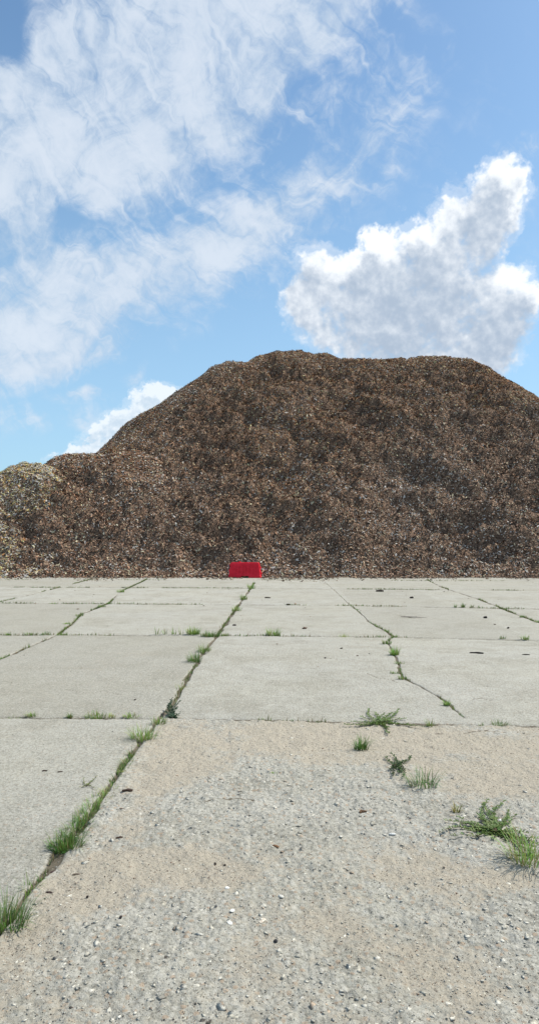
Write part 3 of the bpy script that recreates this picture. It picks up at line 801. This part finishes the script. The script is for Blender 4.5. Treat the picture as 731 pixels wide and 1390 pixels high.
# small sprouts filling the joints
def joint_weeds():
    V, Cc, F = [], [], []
    r = random.Random(5)
    for n, (pl, w, d) in enumerate(JOINTS):
        dens = {0: 50, 1: 80, 2: 90, 3: 110, 4: 60, 5: 60, 6: 90, 7: 90, 8: 50, 9: 5, 10: 110}.get(n, 0)
        for (x0, y0), (x1, y1) in zip(pl[:-1], pl[1:]):
            L = math.hypot(x1-x0, y1-y0)
            if min(y0, y1) < 1.6 and n == 5: continue
            for i in range(int(L*dens)):
                t = r.random(); x = x0+(x1-x0)*t; y = y0+(y1-y0)*t
                clump = float(fbm(np.array([x]), np.array([y]), 1.3, 2, 55)[0])
                if clump < .02 and n != 5: continue
                if n == 5 and clump < -.06: continue
                if abs(x) > 16: continue
                x += r.gauss(0, w*.7); y += r.gauss(0, w*.5)
                c = r.choice(GREENS); c = tuple(v*r.uniform(.7, 1.4) for v in c)
                if r.random() < .3: c = (.24, .20, .10)
                h = r.uniform(.012, .05)*(1 if y < 9 else 1.25)
                for j in range(3):
                    F.extend(blade(V, Cc, (x, y, -.016), r.uniform(0, 6.28), h*r.uniform(.6, 1.3), .003+y*.0003, r.uniform(.2, 1.3), c, 2))
    me = np_mesh('joint_weeds', np.array(V), np.array(F)); cattr(me, 'col', np.array(Cc))
    tag(link('joint_weeds', me, M_LEAF), 'thin scattering of tiny green and dry sprouts in the joints between the slabs', kind='stuff')
joint_weeds()

# ------------------------------------------------------------------ loose stones, grit and chips on the pavement
def pebbles(name, label, x, y, size, cols, flat=.45, lift=.2, mat=M_STONE):
    n = len(x); z = ground_z(x, y)[0]
    base = np.array([(1, 0, 0), (.31, .95, 0), (-.81, .59, 0), (-.81, -.59, 0), (.31, -.95, 0), (0, 0, 1), (0, 0, -1)], float)
    f = np.array([(0, 1, 5), (1, 2, 5), (2, 3, 5), (3, 4, 5), (4, 0, 5), (1, 0, 6), (2, 1, 6), (3, 2, 6), (4, 3, 6), (0, 4, 6)])
    V = base[None]*(1+rg.uniform(-.35, .35, (n, 7, 3)))
    V[:, :5, 2] += rg.uniform(-.25, .45, (n, 5)); 
    V[:, 5, :2] += rg.uniform(-.45, .45, (n, 2))
    a = rg.uniform(0, 2*np.pi, n); ca, sa = np.cos(a)[:, None], np.sin(a)[:, None]
    el_ = rg.uniform(.45, 1, n)[:, None]
    vx = V[:, :, 0]; vy = V[:, :, 1]*el_; vz = V[:, :, 2]*(flat*rg.uniform(.6, 1.3, n))[:, None]
    tl = rg.normal(0, .18, n)[:, None]; vz = vz + vx*tl
    s = size[:, None]
    out = np.stack([(vx*ca-vy*sa)*s + x[:, None], (vx*sa+vy*ca)*s + y[:, None], vz*s + (z+size*flat*lift)[:, None]], 2)
    F = (np.arange(n)*7)[:, None, None] + f[None]
    me = np_mesh(name, out.reshape(-1, 3), F.reshape(-1, 3)); cattr(me, 'col', np.repeat(cols, 7, 0))
    return tag(link(name, me, mat), label, kind='stuff')

SPAL = np.array([(.47, .45, .385), (.37, .35, .29), (.25, .235, .20), (.48, .46, .40), (.34, .27, .20), (.08, .07, .06), (.24, .15, .10)])
def scol(n, w):
    c = SPAL[rg.choice(7, n, p=np.array(w)/sum(w))]; return np.clip(c*rg.uniform(.75, 1.2, (n, 1)), .02, .75)
# broken slab: exposed flakes and stones, thick near the camera
n = 34000
y = 1.9 + (7.0-1.9)*rg.random(n)**1.35; x = rg.uniform(-1, 1, n)*(.35+.55*y)
fs, sd_, wn = masks(x, y); k_ = rg.random(n) < fs*(1.0-.62*sd_)
x, y = x[k_], y[k_]; n = len(x)
pebbles('loose_stones', 'pale flakes and small stones showing through the worn broken slab', x, y, rg.lognormal(math.log(.0050), .6, n).clip(.002, .022), scol(n, (.5, .36, .06, .04, .06, .004, .006)), .12, -.6)
n = 110000                                             # grit over sand and slabs
y = 1.9 + (9-1.9)*rg.random(n)**1.5; x = rg.uniform(-1, 1, n)*(.35+.55*y)
fs, sd_, wn = masks(x, y); k_ = rg.random(n) < .22+.78*fs*sd_
x, y = x[k_], y[k_]; n = len(x)
pebbles('grit', 'fine grit strewn over the sand and slabs', x, y, rg.lognormal(math.log(.0020), .35, n).clip(.001, .006), scol(n, (.14, .16, .2, .08, .22, .24, .10)), .6, .3)
# bark crumbs dropped from the heap, thickening towards its foot
n = 12000
x = rg.uniform(-14, 14, n)
y = np.where(rg.random(n) < .975, YB + .1 - rg.exponential(1, n)*(.12+1.0*np.clip(fbm(x, x*0, .9, 3, 71)+.25, 0, 1)), YB - rg.uniform(0, 19, n))
k_ = y > 4; x, y = x[k_], y[k_]; n = len(x)
bc = np.array([(.09, .06, .04), (.16, .10, .07), (.3, .21, .14), (.05, .035, .025)])[rg.integers(0, 4, n)]*rg.uniform(.7, 1.3, (n, 1))
sz = rg.lognormal(math.log(.016), .5, n).clip(.006, .06)*np.where(y > YB-3, 1.4, .75)
pebbles('scattered_bark_crumbs', 'dark bark crumbs strewn over the slabs, thickest at the foot of the heaps', x, y, sz, bc, .45, .4)

# ------------------------------------------------------------------ single pieces of debris
def stick(px, py, length, thick, ang, label, name='bark_piece', cat='bark piece', col=(.045, .03, .022), flat=.55, bend=.1):
    x, y = gp(px, py); r = random.Random(int(px*13+py)); n = 7; m_ = 8
    V, F, Cc = [], [], []
    for i in range(n):
        t = i/(n-1); rad = thick*.5*(.55+.75*math.sin(math.pi*(t*.8+.1)))*r.uniform(.85, 1.15)
        cx_ = (t-.5)*length; cy_ = bend*length*math.sin(math.pi*t)*.5
        for j in range(m_):
            a = 2*math.pi*j/m_; rr = rad*r.uniform(.8, 1.15)
            V.append((cx_+r.uniform(-.02, .02)*length, cy_+math.cos(a)*rr, math.sin(a)*rr*flat)); c = r.uniform(.7, 1.5); Cc.append(tuple(v*c for v in col))
            if i: F.append(((i-1)*m_+j, (i-1)*m_+(j+1) % m_, i*m_+(j+1) % m_, i*m_+j))
    F.append(tuple(range(m_))[::-1]); F.append(tuple((n-1)*m_+j for j in range(m_)))
    me = bpy.data.meshes.new(name); me.from_pydata(V, [], F); me.update(); cattr(me, 'col', np.array(Cc))
    o = link(name, me, M_WOOD); o.location = (x, y, zat(x, y)+thick*flat*.42); o.rotation_euler = (r.uniform(-.05, .05), r.uniform(-.04, .04), R(ang))
    return tag(o, label, cat)
def stone(px, py, size, label, col, flat=.6, name='stone', cat='stone'):
    x, y = gp(px, py); r = random.Random(int(px*17+py))
    bm = bmesh.new(); bmesh.ops.create_icosphere(bm, subdivisions=2, radius=1)
    ax = (r.uniform(.85, 1.2), r.uniform(.6, .9), flat)
    for _ in range(7):                                  # knock flat facets off it
        nn = Vector((r.gauss(0, 1), r.gauss(0, 1), r.gauss(0, 1))).normalized(); dd = r.uniform(.6, .85)
        for v in bm.verts:
            e = v.co.dot(nn)-dd
            if e > 0: v.co -= nn*e
    for v in bm.verts: v.co = Vector((v.co.x*ax[0], v.co.y*ax[1], v.co.z*ax[2]))*size*.5
    me = bpy.data.meshes.new(name); bm.to_mesh(me); bm.free(); cattr(me, 'col', np.tile(np.array(col), (len(me.vertices), 1)))
    o = link(name, me, M_STONE); o.location = (x, y, zat(x, y)+size*flat*.28); o.rotation_euler = (0, 0, r.uniform(0, 6))
    return tag(o, label, cat)
stick(173, 1074, .062, .024, 4, 'thick dark bark stub lying beside the far end of the long green grass strip')
stick(646, 887, .17, .030, -14, 'long nearly black bark strip lying on the slab near the right edge', col=(.012, .010, .009))
stick(713, 889, .09, .02, -6, 'short thin dark strip right of the long black bark strip', col=(.02, .016, .013))
stick(104, 1186, .034, .010, 12, 'short pale brown twig in the sand left of centre near the long strip', 'twig', 'twig', (.10, .08, .06))
stick(67, 1211, .030, .009, -10, 'small dark twig in the sand right of the stalked weed', 'twig', 'twig', (.05, .035, .03))
stick(72, 1183, .026, .008, 30, 'thin reddish twig just above the small round weed patch', 'twig', 'twig', (.06, .035, .035))
stick(61, 1047, .034, .011, 3, 'left one of two dark twigs lying on the bare left slab', 'twig', 'twig')
stick(82, 1048, .030, .010, 18, 'right one of two dark twigs lying on the bare left slab', 'twig', 'twig')
stick(162, 1140, .034, .012, 20, 'small crooked dark twig on the broken slab right of the green strip', 'twig', 'twig')
stick(166, 1100, .032, .008, -18, 'thin twig on the broken slab in front of the bark stub', 'twig', 'twig', (.09, .07, .06))
stick(374, 1150, .036, .013, -28, 'brown wood splinter in the middle of the broken slab', 'wood_splinter', 'wood splinter', (.16, .09, .05))
stick(356, 1251, .034, .012, 55, 'pale tan wood splinter standing out near the bottom edge', 'wood_splinter', 'wood splinter', (.50, .44, .36))
stick(492, 1106, .040, .022, 20, 'curled brown bark scrap between the centre and the large creeping weed', col=(.10, .06, .035), bend=.6)
stick(515, 803, .20, .09, 0, 'flat dark bark slab far back on the pavement, right of the barrier', col=(.03, .024, .02))
stick(558, 812, .09, .07, -10, 'dark bark lump far back right of the flat bark slab', col=(.03, .024, .02))
stick(363, 812, .14, .05, 0, 'thin dark bark strip behind the third cross joint, right of the main joint', col=(.05, .04, .03))
stick(391, 821, .09, .05, 0, 'dark bark bit lying on the third cross joint right of the main joint', col=(.04, .03, .025))
stick(318, 849, .06, .04, 0, 'small dark bark bit just right of the main joint behind the second crossing', col=(.04, .03, .025))
stick(561, 838, .46, .022, -8, 'long thin grey stick lying on the slab behind the second cross joint', 'stick', 'stick', (.16, .14, .12), bend=.08)
stone(658, 839, .07, 'left one of two dark round stones on the right slab behind the second cross joint', (.035, .03, .026), .8)
stone(689, 853, .055, 'right one of two dark round stones on the right slab behind the second cross joint', (.05, .04, .03), .8)
stone(374, 1277, .024, 'smooth black pebble near the bottom edge', (.03, .03, .032), .6, 'pebble', 'pebble')
stone(311, 1256, .034, 'flat whitish stone near the bottom edge left of the pale splinter', (.62, .60, .54), .35)
stone(315, 1238, .024, 'small white stone above the flat whitish stone', (.66, .65, .6), .4)
stone(293, 1233, .020, 'dark grey chip beside the small white stone', (.08, .08, .08), .4)
stone(381, 1218, .030, 'pale flat stone right of centre near the bottom', (.56, .54, .48), .35)
stone(532, 1133, .036, 'grey white rounded stone left of the large creeping weed', (.58, .58, .56), .4)
stone(679, 1117, .026, 'bright white stone caught in the large creeping weed', (.75, .74, .7), .6)
stone(119, 1219, .016, 'small black pebble in the sand right of the twigs at lower left', (.03, .025, .025), .7, 'pebble', 'pebble')
stone(164, 1249, .016, 'small black pebble in front of the sand patch at lower left', (.03, .025, .025), .7, 'pebble', 'pebble')
stone(292, 1172, .016, 'left one of two small dark pebbles on the sand patch left of centre', (.04, .03, .025), .7, 'pebble', 'pebble')
stone(305, 1173, .013, 'right one of two small dark pebbles on the sand patch left of centre', (.04, .03, .025), .7, 'pebble', 'pebble')
stone(308, 1206, .022, 'bright white chip at the edge of the sand patch', (.78, .77, .73), .4)
stone(441, 894, .03, 'small dark stone on the middle slab', (.05, .04, .035), .6)
